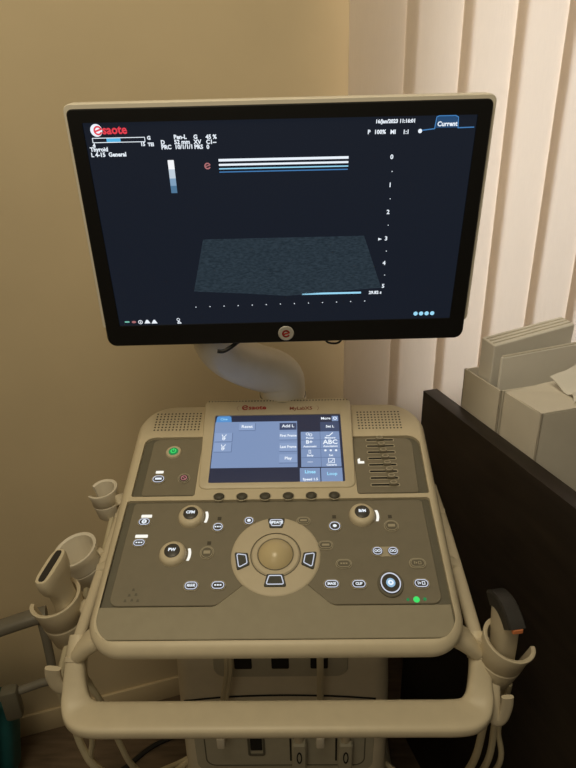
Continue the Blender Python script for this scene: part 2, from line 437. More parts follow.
# straps running down behind the handle
for x0, x1, dbl in ((-.086, -.100, 1), (.065, .065, 0)):
    b = new()
    for k in ((-.0035, .0035) if dbl else (0,)):
        sweep(b, smoothpath([(x0+k, -.150, .80), (x0+k, -.155, .66), (x0+k-.002*dbl, -.157, .60), (x1+k, -.157, .53), (x1+k-.01*dbl, -.155, .44)], 4), (.0036, .003) if dbl else (.006, .003), up=(0, -1, 0), n=8, sq=2.6)
    s_ = obj('hanging_strap', b, M['cable'], mc)
    xe = x1-.012 if dbl else x1
    obj('strap_clip', box(new(), (xe, -.155, .430), (.015, .014, .026), .003), M['white'], s_)

# --- control panel
cp_out = rpoly([(-.2425, -.3405), (.245, -.3405), (.256, .110), (-.248, .113)], [.05, .05, .062, .062], 14)
UL = rpoly([(-.2275, -.0985), (-.128, -.0985), (-.128, .0285), (-.2275, .0285)], [.004, .004, .004, .016], 5)
UR = rpoly([(.126, -.0985), (.2365, -.0985), (.2405, .0245), (.126, .0245)], [.004, .004, .02, .004], 5)
LO = rpoly([(-.2345, -.3255), (.2340, -.3255), (.2350, -.1062), (-.2310, -.1062)], [.030, .030, .004, .004], 10)
cp = obj('control_panel', plate(new(), cp_out, [(.045, -.036), (.02, -.032), (.006, -.026), (0, -.018), (0, -.011), (.0025, -.007), (.007, -.0018), (.0115, 0)], [UL, UR, LO], -.012), M['shell'], mc, T=TP)
for o_ in (UL, UR, LO):
    obj('key_tray', plate(new(), offset(o_, -.002), [(0, -.02), (0, -.0055)]), M['tray'], cp, T=TP)
KZ = -.0025
ULp = rpoly([(-.213, -.0945), (-.1285, -.0945), (-.1285, .026), (-.2125, .026)], [.004, .001, .001, .012], 5)
URp = rpoly([(.1265, -.0945), (.222, -.0945), (.228, .0225), (.1265, .0225)], [.001, .004, .016, .001], 5)
for o_ in (ULp, URp):
    obj('key_plate', plate(new(), o_, [(0, -.0058), (0, KZ-.0008), (.0008, KZ)]), M['plate'], cp, T=TP)
KPo = rpoly([(-.2215, -.2775), (-.076, -.2775), (-.040, -.246), (.042, -.246), (.076, -.2775), (.2225, -.2775), (.2235, -.1090), (-.2195, -.1090)], [.012, .02, .004, .004, .02, .012, .006, .006], 6)
obj('key_plate', plate(new(), KPo, [(0, -.0058), (0, KZ-.0008), (.0008, KZ)]), M['plate'], cp, T=TP)
PMo = rpoly([(-.2325, -.3235), (.2315, -.3235), (.2325, -.2795), (.078, -.2795), (.043, -.2475), (-.041, -.2475), (-.078, -.2795), (-.2328, -.2795)], [.028, .028, .001, .018, .004, .004, .018, .001], 8)
obj('palm_rest', plate(new(), PMo, [(0, -.0058), (0, -.002), (.001, -.0012)]), M['palm'], cp, T=TP)
# speaker grilles: pierced dots in one strip each
for x0, x1, y0, y1 in ((-.2165, -.139, .046, .086), (.141, .2135, .043, .083)):
    b = new()
    for i in range(13):
        for j in range(7):
            flat(b, circ(x0+(x1-x0)*i/12, y0+(y1-y0)*j/6, .0016, None, 8), .0003)
    obj('speaker_grille', b, M['slot'], cp, T=TP)
b = new()
for k, (x, y) in enumerate(((-.192, -.254), (-.196, -.262), (-.187, -.261), (-.200, -.270), (-.191, -.269), (-.183, -.270))):
    flat(b, [(x-.002, y-.0018), (x+.0022, y-.0018), (x+.001, y+.002), (x-.001, y+.002)], KZ+.0003)
obj('etched_marks', b, M['tray'], cp, T=TP)

# --- touch screen
ts = obj('touch_screen', plate(new(), rpoly([(-.1235, -.0870), (.1245, -.0870), (.1285, .098), (-.1295, .098)], [.012, .012, .012, .012], 8), [(0, -.034), (0, -.003), (.001, -.001), (.003, 0)], [rrect(-.1085, -.0765, .1085, .0610, .002)], -.003), M['shell'], mc, T=TT)
obj('display', plate(new(), rrect(-.1095, -.0775, .1095, .0620, .001), [(0, -.006), (0, -.0022)]), E_['td'], ts, T=TT)
z1, z2, z3 = -.0019, -.0016, -.0013
zt_ = -.0010
def tr_(name, m, x0, y0, x1, y1, z): return obj(name, rect(new(), x0, y0, x1, y1, z), m, ts, T=TT)
def tt_(s, x, y, sz, sx=1.0, bold=.0002, m='white'): return obj('touch_text', txt(new(), s, x, y, sz, zt_, 'CENTER', sx, bold), E_[m], ts, T=TT)
def ic_(*strokes):
    b = new()
    for pts, w_ in strokes: stroke(b, pts, w_, zt_)
    return obj('touch_icon', b, E_['white'], ts, T=TT)
tr_('page_area', E_['tb'], -.1075, -.0475, .0335, .0475, z1)
obj('page_tab', flat(new(), rpoly([(-.1065, .0475), (-.0795, .0475), (-.081, .0605), (-.1055, .0605)], [.001, .001, .004, .004], 4), z1), E_['ttab'], ts, T=TT)
tr_('tool_grid', E_['tb'], .0395, -.0475, .1045, .0240, z1)
for q in ((.037, -.0755, .0695, -.0495), (.071, -.0755, .105, -.0495), (.0935, .0460, .1045, .0575)): tr_('touch_button', E_['tb'], *q, z1)
tr_('tool_tab', E_['tbd'], .073, .0245, .1050, .0445, z1)
tr_('touch_button', E_['tbd'], .0035, .0285, .0325, .0435, z2)
for x0, y0, x1, y1 in ((-.066, .0285, -.0385, .0435), (-.1055, .0055, -.0765, .0235), (-.1055, -.0155, -.0765, .0030), (.0035, .0075, .0330, .0240), (.0035, -.0160, .0330, .0010), (.0035, -.0390, .0330, -.0225)):
    tr_('button_edge', E_['tbe'], x0, y0-.0009, x1+.0009, y1, z2); tr_('touch_button', E_['tbb'], x0, y0, x1, y1, z3)
for y in (.0062, -.0116, -.0295): tr_('grid_line', E_['tbe'], .0395, y-.0004, .1045, y+.0004, z2)
tr_('grid_line', E_['tbe'], .0717, -.0475, .0724, .024, z2+.0001)
tt_('Reset', -.0522, .0362, .0085); tt_('Add L', .018, .0362, .0085)
tt_('First Frame', .0183, .0158, .0072, .85); tt_('Last Frame', .0183, -.0075, .0072, .85); tt_('Play', .0183, -.0305, .0075)
tt_('ABC', .0885, .0010, .0125, 1, .0003); tt_('B+', .0535, .0015, .010, 1, .0003)
tt_('\u2022 \u2022 \u2022', .0885, -.0165, .014, 1, .0003); tt_('More', .083, .0517, .0075); tt_('Set L', .0895, .0340, .0070)
for s_, x, y in (('Pictos', .0545, .0100), ('Measure', .0885, .0100), ('Automatic', .0545, -.0075), ('Annotation', .0885, -.0075), ('Body', .0545, -.0258), ('Set', .0885, -.0258), ('Generic', .0885, -.0445)):
    tt_(s_, x, y, .0052, 1, .00015)
tt_('Speed 1.5', .0535, -.0715, .0062)
ic_(([(.083, .0145), (.087, .0140), (.0935, .0205)], .0016))
ic_((arcp(.051, .0185, .0025, 0, 360, 10), .0010), (arcp(.056, .0165, .0025, 0, 360, 10), .0010))
ic_(([(.0525, -.0215), (.0525, -.015), (.0555, -.015), (.0555, -.0215), (.0525, -.0215)], .0008))
ic_(([(.084, -.0405), (.084, -.032), (.0935, -.032), (.0935, -.0405), (.084, -.0405)], .0010), ([(.086, -.0375), (.088, -.0385), (.092, -.0335)], .0010))
ic_(([(.050, -.0385), (.058, -.0385)], .0008))
for yy in (.0145, -.0063):         # little figure on each body button
    x = -.0905
    ic_((arcp(x, yy-.004, .0018, 0, 360, 8), .0012), ([(x-.003, yy+.005), (x-.001, yy), (x-.002, yy-.0025)], .0013), ([(x+.004, yy+.005), (x+.001, yy+.001), (x+.0025, yy-.003)], .0013))
ic_((arcp(.099, .0517, .0028, 0, 360, 8), .0012))
tt_('Lines', .0535, -.0575, .0085, 1, .0003, 'blue'); tt_('Loop', .0885, -.0615, .0080, 1, .0002, 'blue'); tt_('Cine', -.093, .0530, .0065, 1, .0001, 'blue')
# printed brand line above the display
b = new(); e_mark(b, -.0575, .0775, .0062, .0004, .0022); txt(b, 'saote', -.0515, .0772, .0128, .0004, 'LEFT', 1.12, .0004); obj('brand_print', b, M['red'], ts, T=TT)
b = new(); txt(b, 'MyLabX5', .0205, .0740, .0100, .0004, 'LEFT', 1.05, .0002); obj('model_print', b, M['brown'], ts, T=TT)
b = new(); stroke(b, arcp(-.066, .0765, .0055, 120, 240, 8), .0005, .0004); obj('print_bracket', b, M['brown'], ts, T=TT)
b = new(); stroke(b, arcp(.066, .0745, .0055, -60, 60, 8), .0005, .0004)
obj('print_bracket', b, M['brown'], ts, T=TT)
b = new()
for k in range(46): flat(b, circ(-.122+.244*k/45, .0925, .0013, .0013, 6), .0004)
obj('vent_holes', b, M['slot'], ts, T=TT)

# --- keys
def key(u, v, w_, h_, lit, leg=None, kind='pill', mk=None):
    sh = rrect(u-w_/2, v-h_/2, u+w_/2, v+h_/2, min(w_, h_)*(.5 if kind == 'pill' else .499), 8)
    k = obj('key', plate(new(), sh, [(0, KZ-.002), (0, KZ+.0015), (.0006, KZ+.0024)]), mk or (M['key'] if lit else M['keyd']), mc, T=TP)
    obj('key_rim', ring(new(), offset([Vector(q) for q in sh], -.0008), .0009, KZ, KZ+.0018), M['keyr'], k, T=TP)
    r_ = offset([Vector(q) for q in sh], .0011)
    obj('key_ring', ring(new(), r_, .0012 if lit else .0008, KZ+.002, KZ+.0027), E_['key'] if lit else M['keyr'], k, T=TP)
    if leg:
        b = new(); z = KZ+.0028
        if leg == 'probe': stroke(b, arcp(u, v, .0028, 0, 360, 12), .0020, z); stroke(b, [(u-.002, v), (u+.002, v)], .001, z)
        elif leg == 'dot': flat(b, circ(u, v, .0030, .0026, 12), z)
        elif leg == 'bar': rect(b, u-w_*.26, v-h_*.12, u+w_*.26, v+h_*.14, z)
        elif leg == 'dash':
            for q in (-.0036, 0, .0036): rect(b, u+q-.0013, v-.0011, u+q+.0013, v+.0011, z)
        elif leg == 'cd':
            for q in (-.0022, .0022): stroke(b, arcp(u+q, v, .0018, 0, 360, 10), .0009, z)
        elif leg == 'arrowbox':
            flat(b, [(u-.0005, v), (u-.0028, v-.002), (u-.0028, v+.002)], z); stroke(b, [(u+.001, v-.002), (u+.001, v+.002), (u+.0045, v+.002), (u+.0045, v-.002), (u+.001, v-.002)], .0009, z); txt(b, '1', u-.0045, v, .006, z, 'CENTER', 1, .0002)
        elif leg == 'arc': stroke(b, arcp(u, v, .0026, -60, 210, 12), .0013, z)
        else: txt(b, leg, u, v, h_*.40, z, 'CENTER', min(1.0, w_*.62/(len(leg)*h_*.26)), .00022)
        obj('key_legend', b, E_['white'] if lit else M['keyr'], k, T=TP)
    return k
for u, v, w_, h_, lit, leg in (
    (-.1977, -.1447, .0185, .0135, 1, 'probe'), (-.1984, -.1811, .0185, .0125, 1, 'dash'),
    (-.0858, -.1555, .0165, .0150, 1, 'dash'), (-.0975, -.1985, .0185, .0195, 0, 'bar'),
    (-.1136, -.2497, .0195, .0135, 1, 'MEASURE'), (-.0769, -.2495, .0195, .0130, 1, 'dash'),
    (-.0402, -.1450, .0150, .0140, 1, 'dot'), (.0413, -.1462, .0190, .0125, 0, 'bar'),
    (.0723, -.1885, .0205, .0130, 0, 'bar'), (.0873, -.1563, .0180, .0165, 1, 'dot'),
    (.1707, -.1570, .0200, .0180, 0, 'bar'), (.1453, -.1992, .0155, .0140, 1, 'cd'), (.1674, -.1994, .0155, .0140, 1, 'cd'),
    (.0964, -.2187, .0210, .0130, 0, 'dash'), (.1989, -.2189, .0215, .0140, 0, 'arrowbox'),
    (.0778, -.2493, .0205, .0130, 1, 'IMAGE'), (.1146, -.2497, .0200, .0130, 1, 'CLIP'),
    (.1989, -.2497, .0205, .0135, 1, 'arrowbox'),
    (-.1906, -.0629, .0205, .0155, 1, 'bar')):
    key(u, v, w_, h_, lit, leg)
k = key(-.1495, -.0618, .0180, .0180, 0, None, mk=M['key'])
b = new(); stroke(b, arcp(-.1495, -.0618, .0042, 0, 360, 16), .0016, KZ+.003); stroke(b, [(-.1525, -.0590), (-.1465, -.0646)], .0012, KZ+.003); obj('key_legend', b, E_['pink'], k, T=TP)
# power key
u, v = -.1748, -.0050
k = obj('power_key', plate(new(), circ(u, v, .0130, .0130), [(0, KZ-.002), (0, KZ+.002), (.001, KZ+.0035)]), M['shell2'], mc, T=TP)
obj('power_lens', plate(new(), circ(u, v, .0085), [(0, KZ+.003), (.0005, KZ+.0042)]), E_['greend'], k, T=TP)
b = new(); stroke(b, arcp(u, v, .0040, 125, 415, 16), .0017, KZ+.0048); stroke(b, [(u, v+.001), (u, v+.0055)], .0016, KZ+.0048); obj('power_symbol', b, E_['green'], k, T=TP)
# freeze key
u, v = .1573, -.2499
k = obj('freeze_key', plate(new(), circ(u, v, .0175, .0195), [(0, KZ-.002), (0, KZ+.002), (.001, KZ+.003)]), M['keyd'], mc, T=TP)
obj('key_cap', plate(new(), circ(u, v, .0145, .0160), [(0, KZ+.002), (0, KZ+.0035), (.001, KZ+.0045)]), M['key'], k, T=TP)
obj('key_ring', ring(new(), circ(u, v, .0136, .0150), .0015, KZ+.004, KZ+.0052), E_['key'], k, T=TP)
b = new(); flat(b, circ(u, v, .0062, .0068, 20), KZ+.0050); obj('key_light', b, emit('freeze_light', (.35, .6, .85), .8), k, T=TP)
b = new(); stroke(b, arcp(u, v, .0028, 0, 360, 10), .0022, KZ+.0054); obj('key_legend', b, E_['white'], k, T=TP)
# bridge between the twin keys, status lamps
obj('key_bridge', plate(new(), rrect(.147, -.2075, .166, -.1915, .003), [(0, KZ-.001), (0, KZ+.0008)]), M['keyr'], cp, T=TP)
for u, v, m in ((-.0851, -.1395, 'k'), (-.0962, -.1821, 'k'), (.0874, -.1390, 'k'), (.1707, -.1398, 'k')):
    b = new(); rect(b, u-.0028, v-.003, u+.0028, v+.003, KZ+.0004); obj('status_lamp', b, M['lampoff'], cp, T=TP)
for u, v, r_, m in ((.1889, -.2720, .0042, 'green'), (.1775, -.2720, .0019, 'greend'), (.2000, -.2715, .0022, 'greend')):
    b = new(); plate(b, circ(u, v, r_, r_, 16), [(0, KZ-.0005), (0, KZ+.0006)]); obj('status_lamp', b, E_[m], cp, T=TP)
for u, v, hw in ((-.1964, -.1336, .0080), (-.1974, -.1690, .0092), (-.1914, -.0473, .0062)):
    b = new(); plate(b, rrect(u-hw, v-.0025, u+hw, v+.0025, .001), [(0, KZ-.0005), (0, KZ+.0006)]); obj('lamp_bar', b, E_['barw'], cp, T=TP)
# knobs
for u, v, s, l in ((-.1279, -.1365, 'CFM', -.1046), (-.1460, -.2005, 'PW', -.1220), (.1290, -.1378, 'B/M', .1513)):
    kn = obj('knob', lathe(new(), [(.0195, -.004), (.0193, .003), (.0182, .0065), (.0160, .0088), (.0130, .0098), (.0, .0098)], 36, T=Matrix.Translation((u, v, KZ))), M['shell'], mc, T=TP)
    obj('knob_cap', lathe(new(), [(.0112, .0090), (.0112, .0106), (.0100, .0114), (.0, .0116)], 28, T=Matrix.Translation((u, v+.0005, KZ))), M['key'], kn, T=TP)
    b = new(); txt(b, s, u, v+.0008, .0068, KZ+.0121, 'CENTER', 1, .0003); obj('knob_legend', b, E_['white'], kn, T=TP)
    b = new(); o1 = arcp(u, v, .0258, -23, 23, 10); o2 = arcp(u-.0040, v, .0258, -22, 22, 10)
    flat(b, [Vector(q) for q in o1]+[Vector((q[0], q[1])) for q in o2[::-1]], KZ+.0005); obj('knob_light', b, E_['barw'], kn, T=TP)
# soft keys under the touch screen
for u in (-.0893, -.0535, -.0175, .0185, .0543, .0899):
    b = new()
    plate(b, circ(u, -.1005, .0085, .0068, 24), [(0, -.002), (0, .001), (.0012, .0026), (.004, .0036)])
    r_ = obj('toggle', b, M['toggle'], mc, T=TP)
    obj('toggle_rim', ring(new(), circ(u, -.1010, .0098, .0080, 24), .0012, -.001, .0008), M['keyr'], r_, T=TP)
# gain sliders
for i in range(8):
    v = .0166-.0963*i/7; u0, u1 = .1508-.0012*i/7, .1962-.0032*i/7; uc = .1729+.0110*i/7
    s_ = obj('gain_slider', ring(new(), rrect(u0-.0016, v-.0034, u1+.0016, v+.0034, .0030, 5), .0015, KZ-.0005, KZ+.0008), M['keyr'], mc, T=TP)
    b = new(); flat(b, rrect(u0, v-.0019, u1, v+.0019, .0012, 4), KZ+.0004); obj('slider_slot', b, M['slot'], s_, T=TP)
    b = new(); box(b, (0, 0, .0030), (.0125, .0062, .007), .0020, 2, T=Matrix.Translation((uc, v, KZ))); obj('slider_cap', b, M['plate'], s_, T=TP)
    b = new(); ring(b, circ(uc, v+.001, .0056, .0036, 16), .0013, KZ+.0060, KZ+.0070); obj('slider_rim', b, M['keyr'], s_, T=TP)
b = new(); u, v = .1372, -.0290; z = KZ+.0006
flat(b, [(u-.005, v-.006), (u+.0055, v-.006), (u+.0055, v-.001), (u-.001, v-.001), (u-.001, v+.006), (u-.005, v+.003)], z)
obj('gain_icon', b, E_['barw'], cp, T=TP)

# --- trackball
u, v = .0008, -.2036
tr = obj('trackball', lathe(new(), [(.0635, -.006), (.0635, .0005), (.0620, .0022), (.0600, .0028), (.0362, .0030), (.0352, .0014), (.0342, .0030), (.0325, .0046), (.0265, .0046), (.0250, .0030), (.0245, -.006)], 64, cap=False, T=Matrix.Translation((u, v, KZ))), M['shell2'], mc, T=TP)
b = new(); bmesh.ops.create_uvsphere(b, u_segments=40, v_segments=24, radius=.0285)
bmesh.ops.translate(b, verts=b.verts, vec=(u, v, KZ-.0105)); obj('ball', b, M['ball'], tr, T=TP)
obj('ball_seam', ring(new(), circ(u, v, .0357, .0357, 48), .0009, KZ+.001, KZ+.0031), M['keyd'], tr, T=TP)
obj('ball_seam', ring(new(), circ(u, v, .0256, .0256, 48), .0012, KZ+.001, KZ+.0043), M['keyd'], tr, T=TP)
def tkey(a, r0, r1, w0, w1, leg=False):
    def q(r, t): d = R(a); return Vector((u+math.cos(d)*r-math.sin(d)*t, v+math.sin(d)*r+math.cos(d)*t))
    sh = rpoly([q(r0, -w0), q(r1, -w1), q(r1, w1), q(r0, w0)], .0022, 4)
    k = obj('trackball_key', plate(new(), sh, [(0, KZ+.001), (0, KZ+.0042), (.0007, KZ+.0050)]), M['tkey'], tr, T=TP)
    obj('trackball_key_ring', ring(new(), rpoly([q(r0+.0024, -w0+.0026), q(r1-.0024, -w1+.0026), q(r1-.0024, w1-.0026), q(r0+.0024, w0-.0026)], .0026, 4), .0013, KZ+.0048, KZ+.0054), E_['key'], tr, T=TP)
    if leg:
        b = new(); txt(b, 'UPDATE', u, v+(r0+r1)/2, .0056, KZ+.0056, 'CENTER', .95, .0003); obj('trackball_key_legend', b, E_['white'], tr, T=TP)
tkey(90, .0440, .0605, .0095, .0130, True); tkey(191, .0385, .0570, .0095, .0145); tkey(-11, .0385, .0570, .0095, .0145); tkey(270, .0310, .0500, .0115, .0155)

# --- rails, brackets, handle
RL = .277
for sx in (-1, 1):
    pth = [(sx*RL, .055, .828), (sx*RL, .045, .828), (sx*RL, -.06, .812), (sx*RL, -.15, .797), (sx*RL, -.235, .781), (sx*RL, -.255, .776)]
    b = new(); sweepf(b, pth, [(.004, .003), (.008, .0075)]+[(.0085 if sx < 0 else .0095, .0085)]*4, (0, .15, 1), 14, 2.6)
    rl = obj('side_rail', b, M['shell2'], mc)
    for yy, zz in ((-.02, .818), (-.13, .800)):
        b = new(); sweepf(b, [(sx*.228, yy+.01, zz+.030), (sx*.255, yy, zz+.008), (sx*.282, yy-.004, zz)], [(.016, .010), (.014, .010), (.010, .008)], (0, 0, 1), 12, 3); obj('rail_bracket', b, M['shell2'], rl)
# handle: collars, arms and front bar in one loop
half = [(RL, -.247, .782), (RL, -.255, .776), (RL, -.264, .767), (RL, -.274, .755), (RL-.0005, -.283, .743), (RL-.002, -.292, .732), (RL-.005, -.303, .722), (RL-.012, -.3135, .7155), (RL-.024, -.3210, .7135), (RL-.044, -.3235, .713), (RL-.085, -.3235, .713), (.14, -.3235, .713), (.09, -.3235, .713), (.03, -.3235, .713)]
wid = [(.0125, .0125), (.0128, .0125), (.0130, .0122), (.0138, .0120), (.0150, .0118), (.0165, .0115), (.0190, .011), (.0215, .0105), (.0228, .0105), (.0232, .0105)]+[(.0232, .0105)]*4
path = [Vector((-x, y, z)) for x, y, z in half]+[Vector((x, y, z)) for x, y, z in half[::-1]]
ups = []
b = new(); rings = []
wds = wid+wid[::-1]
sp = smoothpath(path, 4); sw = []
for i in range(len(wds)-1):
    for k in range(4): sw.append(tuple(Vector(wds[i]).lerp(Vector(wds[i+1]), k/4)))
sw.append(wds[-1])
n = 20
for i, p in enumerate(sp):
    t = (sp[min(i+1, len(sp)-1)]-sp[max(i-1, 0)]).normalized()
    f = min(1, max(0, (.765-p.z)/.045)); up = Vector((0, -.35*(1-f)+-.0, 1)).normalized()
    s = t.cross(up).normalized(); uu = s.cross(t).normalized(); a_, b_ = sw[i]; rg = []
    for k in range(n):
        th = 2*PI*(k+.5)/n; c, d = math.cos(th), math.sin(th); q = 2.3+1.7*f
        rg.append(b.verts.new(p+s*math.copysign(abs(c)**(2/q), c)*a_+uu*math.copysign(abs(d)**(2/q), d)*b_))
    rings.append(rg)
for p, q in zip(rings, rings[1:]):
    for k in range(n): b.faces.new((p[k-1], p[k], q[k], q[k-1]))
b.faces.new(rings[0]); b.faces.new(rings[-1][::-1])
hd = obj('front_handle', b, M['shell'], mc, angle=50)
for sx in (-1, 1):
    b = new(); sweepf(b, [(sx*.185, -.255, .828), (sx*.226, -.264, .812), (sx*.254, -.268, .792), (sx*.273, -.268, .770)], [(.024, .012), (.022, .012), (.018, .012), (.013, .010)], (0, 0, 1), 16, 2.6)
    obj('handle_mount', b, M['shell'], hd)
    b = new(); sweepf(b, [(sx*.277, -.266, .7645), (sx*.277, -.270, .7600)], (.0150, .0140), (0, -.75, .66), 16, 2.6); obj('handle_collar', b, M['shell2'], hd)

obj('holder_clip', box(new(), (.291, -.268, .756), (.012, .034, .034), .004, 2), M['shell2'], hd)
# --- probe cups
def cup(x, y, z, r, h, gap0, gap1, tx, ty, m=None, arm=None):
    """open-slotted holder; its rim is centred at x, y, z"""
    T = Matrix.Translation((x, y, z)) @ Matrix.Rotation(R(ty), 4, 'Y') @ Matrix.Rotation(R(tx), 4, 'X')
    t = .0042
    prof = [(r*.76, -h), (r*.86, -h+.004), (r*.94, -h*.52), (r*.945, -h*.50), (r*.915, -h*.485), (r*.915, -h*.465), (r*.950, -h*.45), (r*.96, -h*.2), (r+.0015, -.003), (r+.0012, -.0006), (r-.0004, 0), (r-t, -.002), (r*.96-t, -h*.2), (r*.80-t, -h+.006), (r*.66-t, -h+.004)]
    b = new(); a0, a1 = R(gap1), R(gap0+360)
    full = gap0 == gap1
    if full: lathe(b, prof, 48, T=T, cap=True)
    else:
        N = 44; vs = []
        for k in range(N+1):
            th = a0+(a1-a0)*k/N; e = min(k, N-k)/N
            dz = -.04*h*(max(0, 1-e/.13))**1.6          # rim dips where the slot opens
            vs.append([b.verts.new(T @ Vector((q*math.cos(th), q*math.sin(th), zz+dz*max(0, 1+zz/h)))) for q, zz in prof])
        L = len(prof)
        for k in range(N):
            for i in range(L): b.faces.new((vs[k][i-1], vs[k][i], vs[k+1][i], vs[k+1][i-1]))
        b.faces.new(vs[0]); b.faces.new(vs[-1][::-1])
    c = obj('probe_holder', b, m or M['shell2'], mc, angle=45)
    if arm:
        b = new(); sweepf(b, [T @ Vector((math.cos(R(arm[3]))*r*.92, math.sin(R(arm[3]))*r*.92, -h*.35)), arm[:3]], [(.009, .012), (.009, .010)], (0, 0, 1), 12, 3)
        obj('holder_arm', b, M['shell2'], c)
    return T
TL = cup(-.3245, -.200, .810, .0355, .088, 85, 190, 8, -7, arm=(-.283, -.20, .788, 0))
cup(-.326, -.110, .822, .0345, .072, 0, 0, 10, -12, M['white'], arm=(-.284, -.10, .806, 0))
cup(-.316, .018, .852, .0255, .060, 150, 215, 6, -6, M['white'], arm=(-.283, .01, .822, 0))
TRc = cup(.313, -.274, .799, .0335, .082, -8, 108, 10, 10, arm=(.286, -.255, .776, 180))
# cable hook under the right holder, and one on the left of the handle
b = new(); sweepf(b, smoothpath([(.295, -.285, .742), (.294, -.300, .715), (.295, -.306, .694), (.299, -.308, .684), (.305, -.308, .690), (.308, -.308, .712), (.307, -.308, .732)], 4), (.008, .0034), (0, 1, 0), 12, 3); obj('cable_hook', b, M['shell2'], mc)
b = new(); sweepf(b, smoothpath([(-.286, -.272, .722), (-.296, -.274, .712), (-.307, -.275, .716), (-.311, -.275, .736), (-.309, -.275, .752)], 4), (.011, .0042), (0, 1, 0), 12, 3); obj('cable_hook', b, M['shell2'], mc)

# --- monitor
BZ = rpoly([(-.2595, -.1665), (.2605, -.1665), (.2555, .1515), (-.2555, .1495)], [.012, .012, .007, .007], 6)
CS = rpoly([(-.2645, -.140), (.2655, -.140), (.2605, .1565), (-.2600, .1550)], [.006, .006, .009, .009], 6)
mo = obj('monitor', plate(new(), CS, [(.05, -.055), (.03, -.052), (.004, -.030), (0, -.024), (0, -.004), (.001, -.002)]), M['white'], mc, T=TS)
obj('bezel', plate(new(), BZ, [(.002, -.012), (0, -.008), (0, .0012), (.0012, .0026)], [rrect(-.2385, -.1345, .2385, .1345, .001, 2)], -.002), M['black'], mo, T=TS)
obj('bezel_chin', plate(new(), rpoly([(-.2605, -.1672), (.2615, -.1672), (.2608, -.1352), (-.2600, -.1352)], [.013, .013, .002, .002], 6), [(.003, -.034), (0, -.030), (0, -.0005), (.001, .0012)]), M['black'], mo, T=TS)
b = new(); rect(b, -.239, -.135, .239, .135, 0); obj('screen', b, E_['screen'], mo, T=TS)
s1, s2, s3 = .0003, .0006, .0009
b = new(); txt(b, 'saote', -.2165, .1258, .0140, s1, 'LEFT', .98, .0004); obj('screen_logo', b, E_['redl'], mo, T=TS)
b = new(); flat(b, circ(-.2235, .1258, .0072, None, 24), s1); obj('screen_logo_disc', b, E_['white'], mo, T=TS)
b = new(); e_mark(b, -.2215, .1256, .0060, s2, .0019); obj('screen_logo_letter', b, E_['redl'], mo, T=TS)
b = new(); rect(b, -.213, .1125, -.196, .1166, s2); obj('progress_bar', b, E_['cyan'], mo, T=TS)
obj('progress_frame', stroke(new(), [(-.230, .1170), (-.1665, .1170), (-.1665, .1120), (-.230, .1120), (-.230, .1170)], .0008, s1), E_['white'], mo, T=TS)
def t_(s, x, y, sz=.0068, al='LEFT'): return obj('screen_text', txt(new(), s, x, y, sz, s2, al, 1.0, .00025), E_['white'], mo, T=TS)
def mk_(name, pts, z=None): return obj(name, flat(new(), pts, z or s2), E_['white'], mo, T=TS)
t_('4', -.231, .1085); t_('15', -.1725, .1090, .0058); t_('G', -.1635, .1160, .0058); t_('TEI', -.1635, .1085, .0055)
t_('Thyroid', -.2350, .1040); t_('L 4-15  General', -.2350, .0978)
t_('D', -.1475, .1105); t_('PRC', -.1475, .1050); t_('Pen-L', -.1310, .1163); t_('52 mm', -.1310, .1106); t_('10/1/1/1', -.1310, .1050)
t_('G', -.1070, .1160); t_('XV', -.1070, .1103); t_('PRS', -.1070, .1046); t_('45 %', -.0920, .1157); t_('C1--', -.0920, .1100); t_('0', -.0920, .1043)
t_('16/Jan/2023 11:16:01', .1395, .1288, .0058, 'CENTER')
t_('P', .1078, .1172, .0066, 'CENTER'); t_('100%', .1213, .1170, .0066, 'CENTER'); t_('MI', .1373, .1167, .0066, 'CENTER'); t_('1:1', .1533, .1164, .0066, 'CENTER')
t_('Current', .2030, .1245, .0074, 'CENTER')
mk_('tab_dot', circ(.1704, .1172, .0025, None, 14))
for k, (x, y) in enumerate(((.1379, .0878), (.1383, .0539), (.1382, .0196), (.1380, -.0156), (.1377, -.0497), (.1386, -.0832))):
    t_(str(k), x, y, .0076, 'CENTER')
    if k < 5: mk_('scale_dot', circ(.1396, y-.0172, .0007, None, 6))
mk_('depth_marker', [(.1275, -.0180), (.1275, -.0142), (.1325, -.0161)])
for k in range(13): mk_('scale_dot', circ(-.1262+.0200*k, -.1080+.00025*k, .0008, None, 6))
t_('29.82 s', .1190, -.0925, .0062)
mk_('warning_icon', [(-.2025, -.1315), (-.1940, -.1315), (-.1970, -.1260), (-.1995, -.1260)]); mk_('warning_icon', [(-.1925, -.1318), (-.1838, -.1318), (-.1870, -.1262), (-.1892, -.1262)])
b = new(); stroke(b, arcp(-.2082, -.1293, .0028, 0, 360, 12), .0009, s1); flat(b, circ(-.2082, -.1293, .0011, None, 8), s1); obj('screen_icon', b, E_['white'], mo, T=TS)
b = new(); stroke(b, arcp(-.1535, -.1268, .0020, 0, 360, 10), .0008, s1); stroke(b, [(-.1548, -.1325), (-.1535, -.1290), (-.1500, -.1325), (-.1548, -.1325)], .0012, s1); obj('screen_icon', b, E_['white'], mo, T=TS)
b = new(); rect(b, -.2305, -.1297, -.2240, -.1275, s1); obj('battery_icon', b, emit('lit_teal', (.25, .75, .6), .7), mo, T=TS)
b = new(); flat(b, circ(-.2175, -.1290, .0032, .0018, 12), s1); obj('screen_icon', b, E_['pink'], mo, T=TS)
b = new(); stroke(b, arcp(-.0928, .0820, .0032, 20, 330, 12), .0016, s1); stroke(b, [(-.0955, .0815), (-.0905, .0828)], .0012, s1); obj('screen_icon', b, E_['pink'], mo, T=TS)
b = new(); flat(b, [(.1895, .1203), (.2165, .1203), (.2140, .1335), (.1905, .1335)], s1); obj('tab_fill', b, E_['tabf'], mo, T=TS)
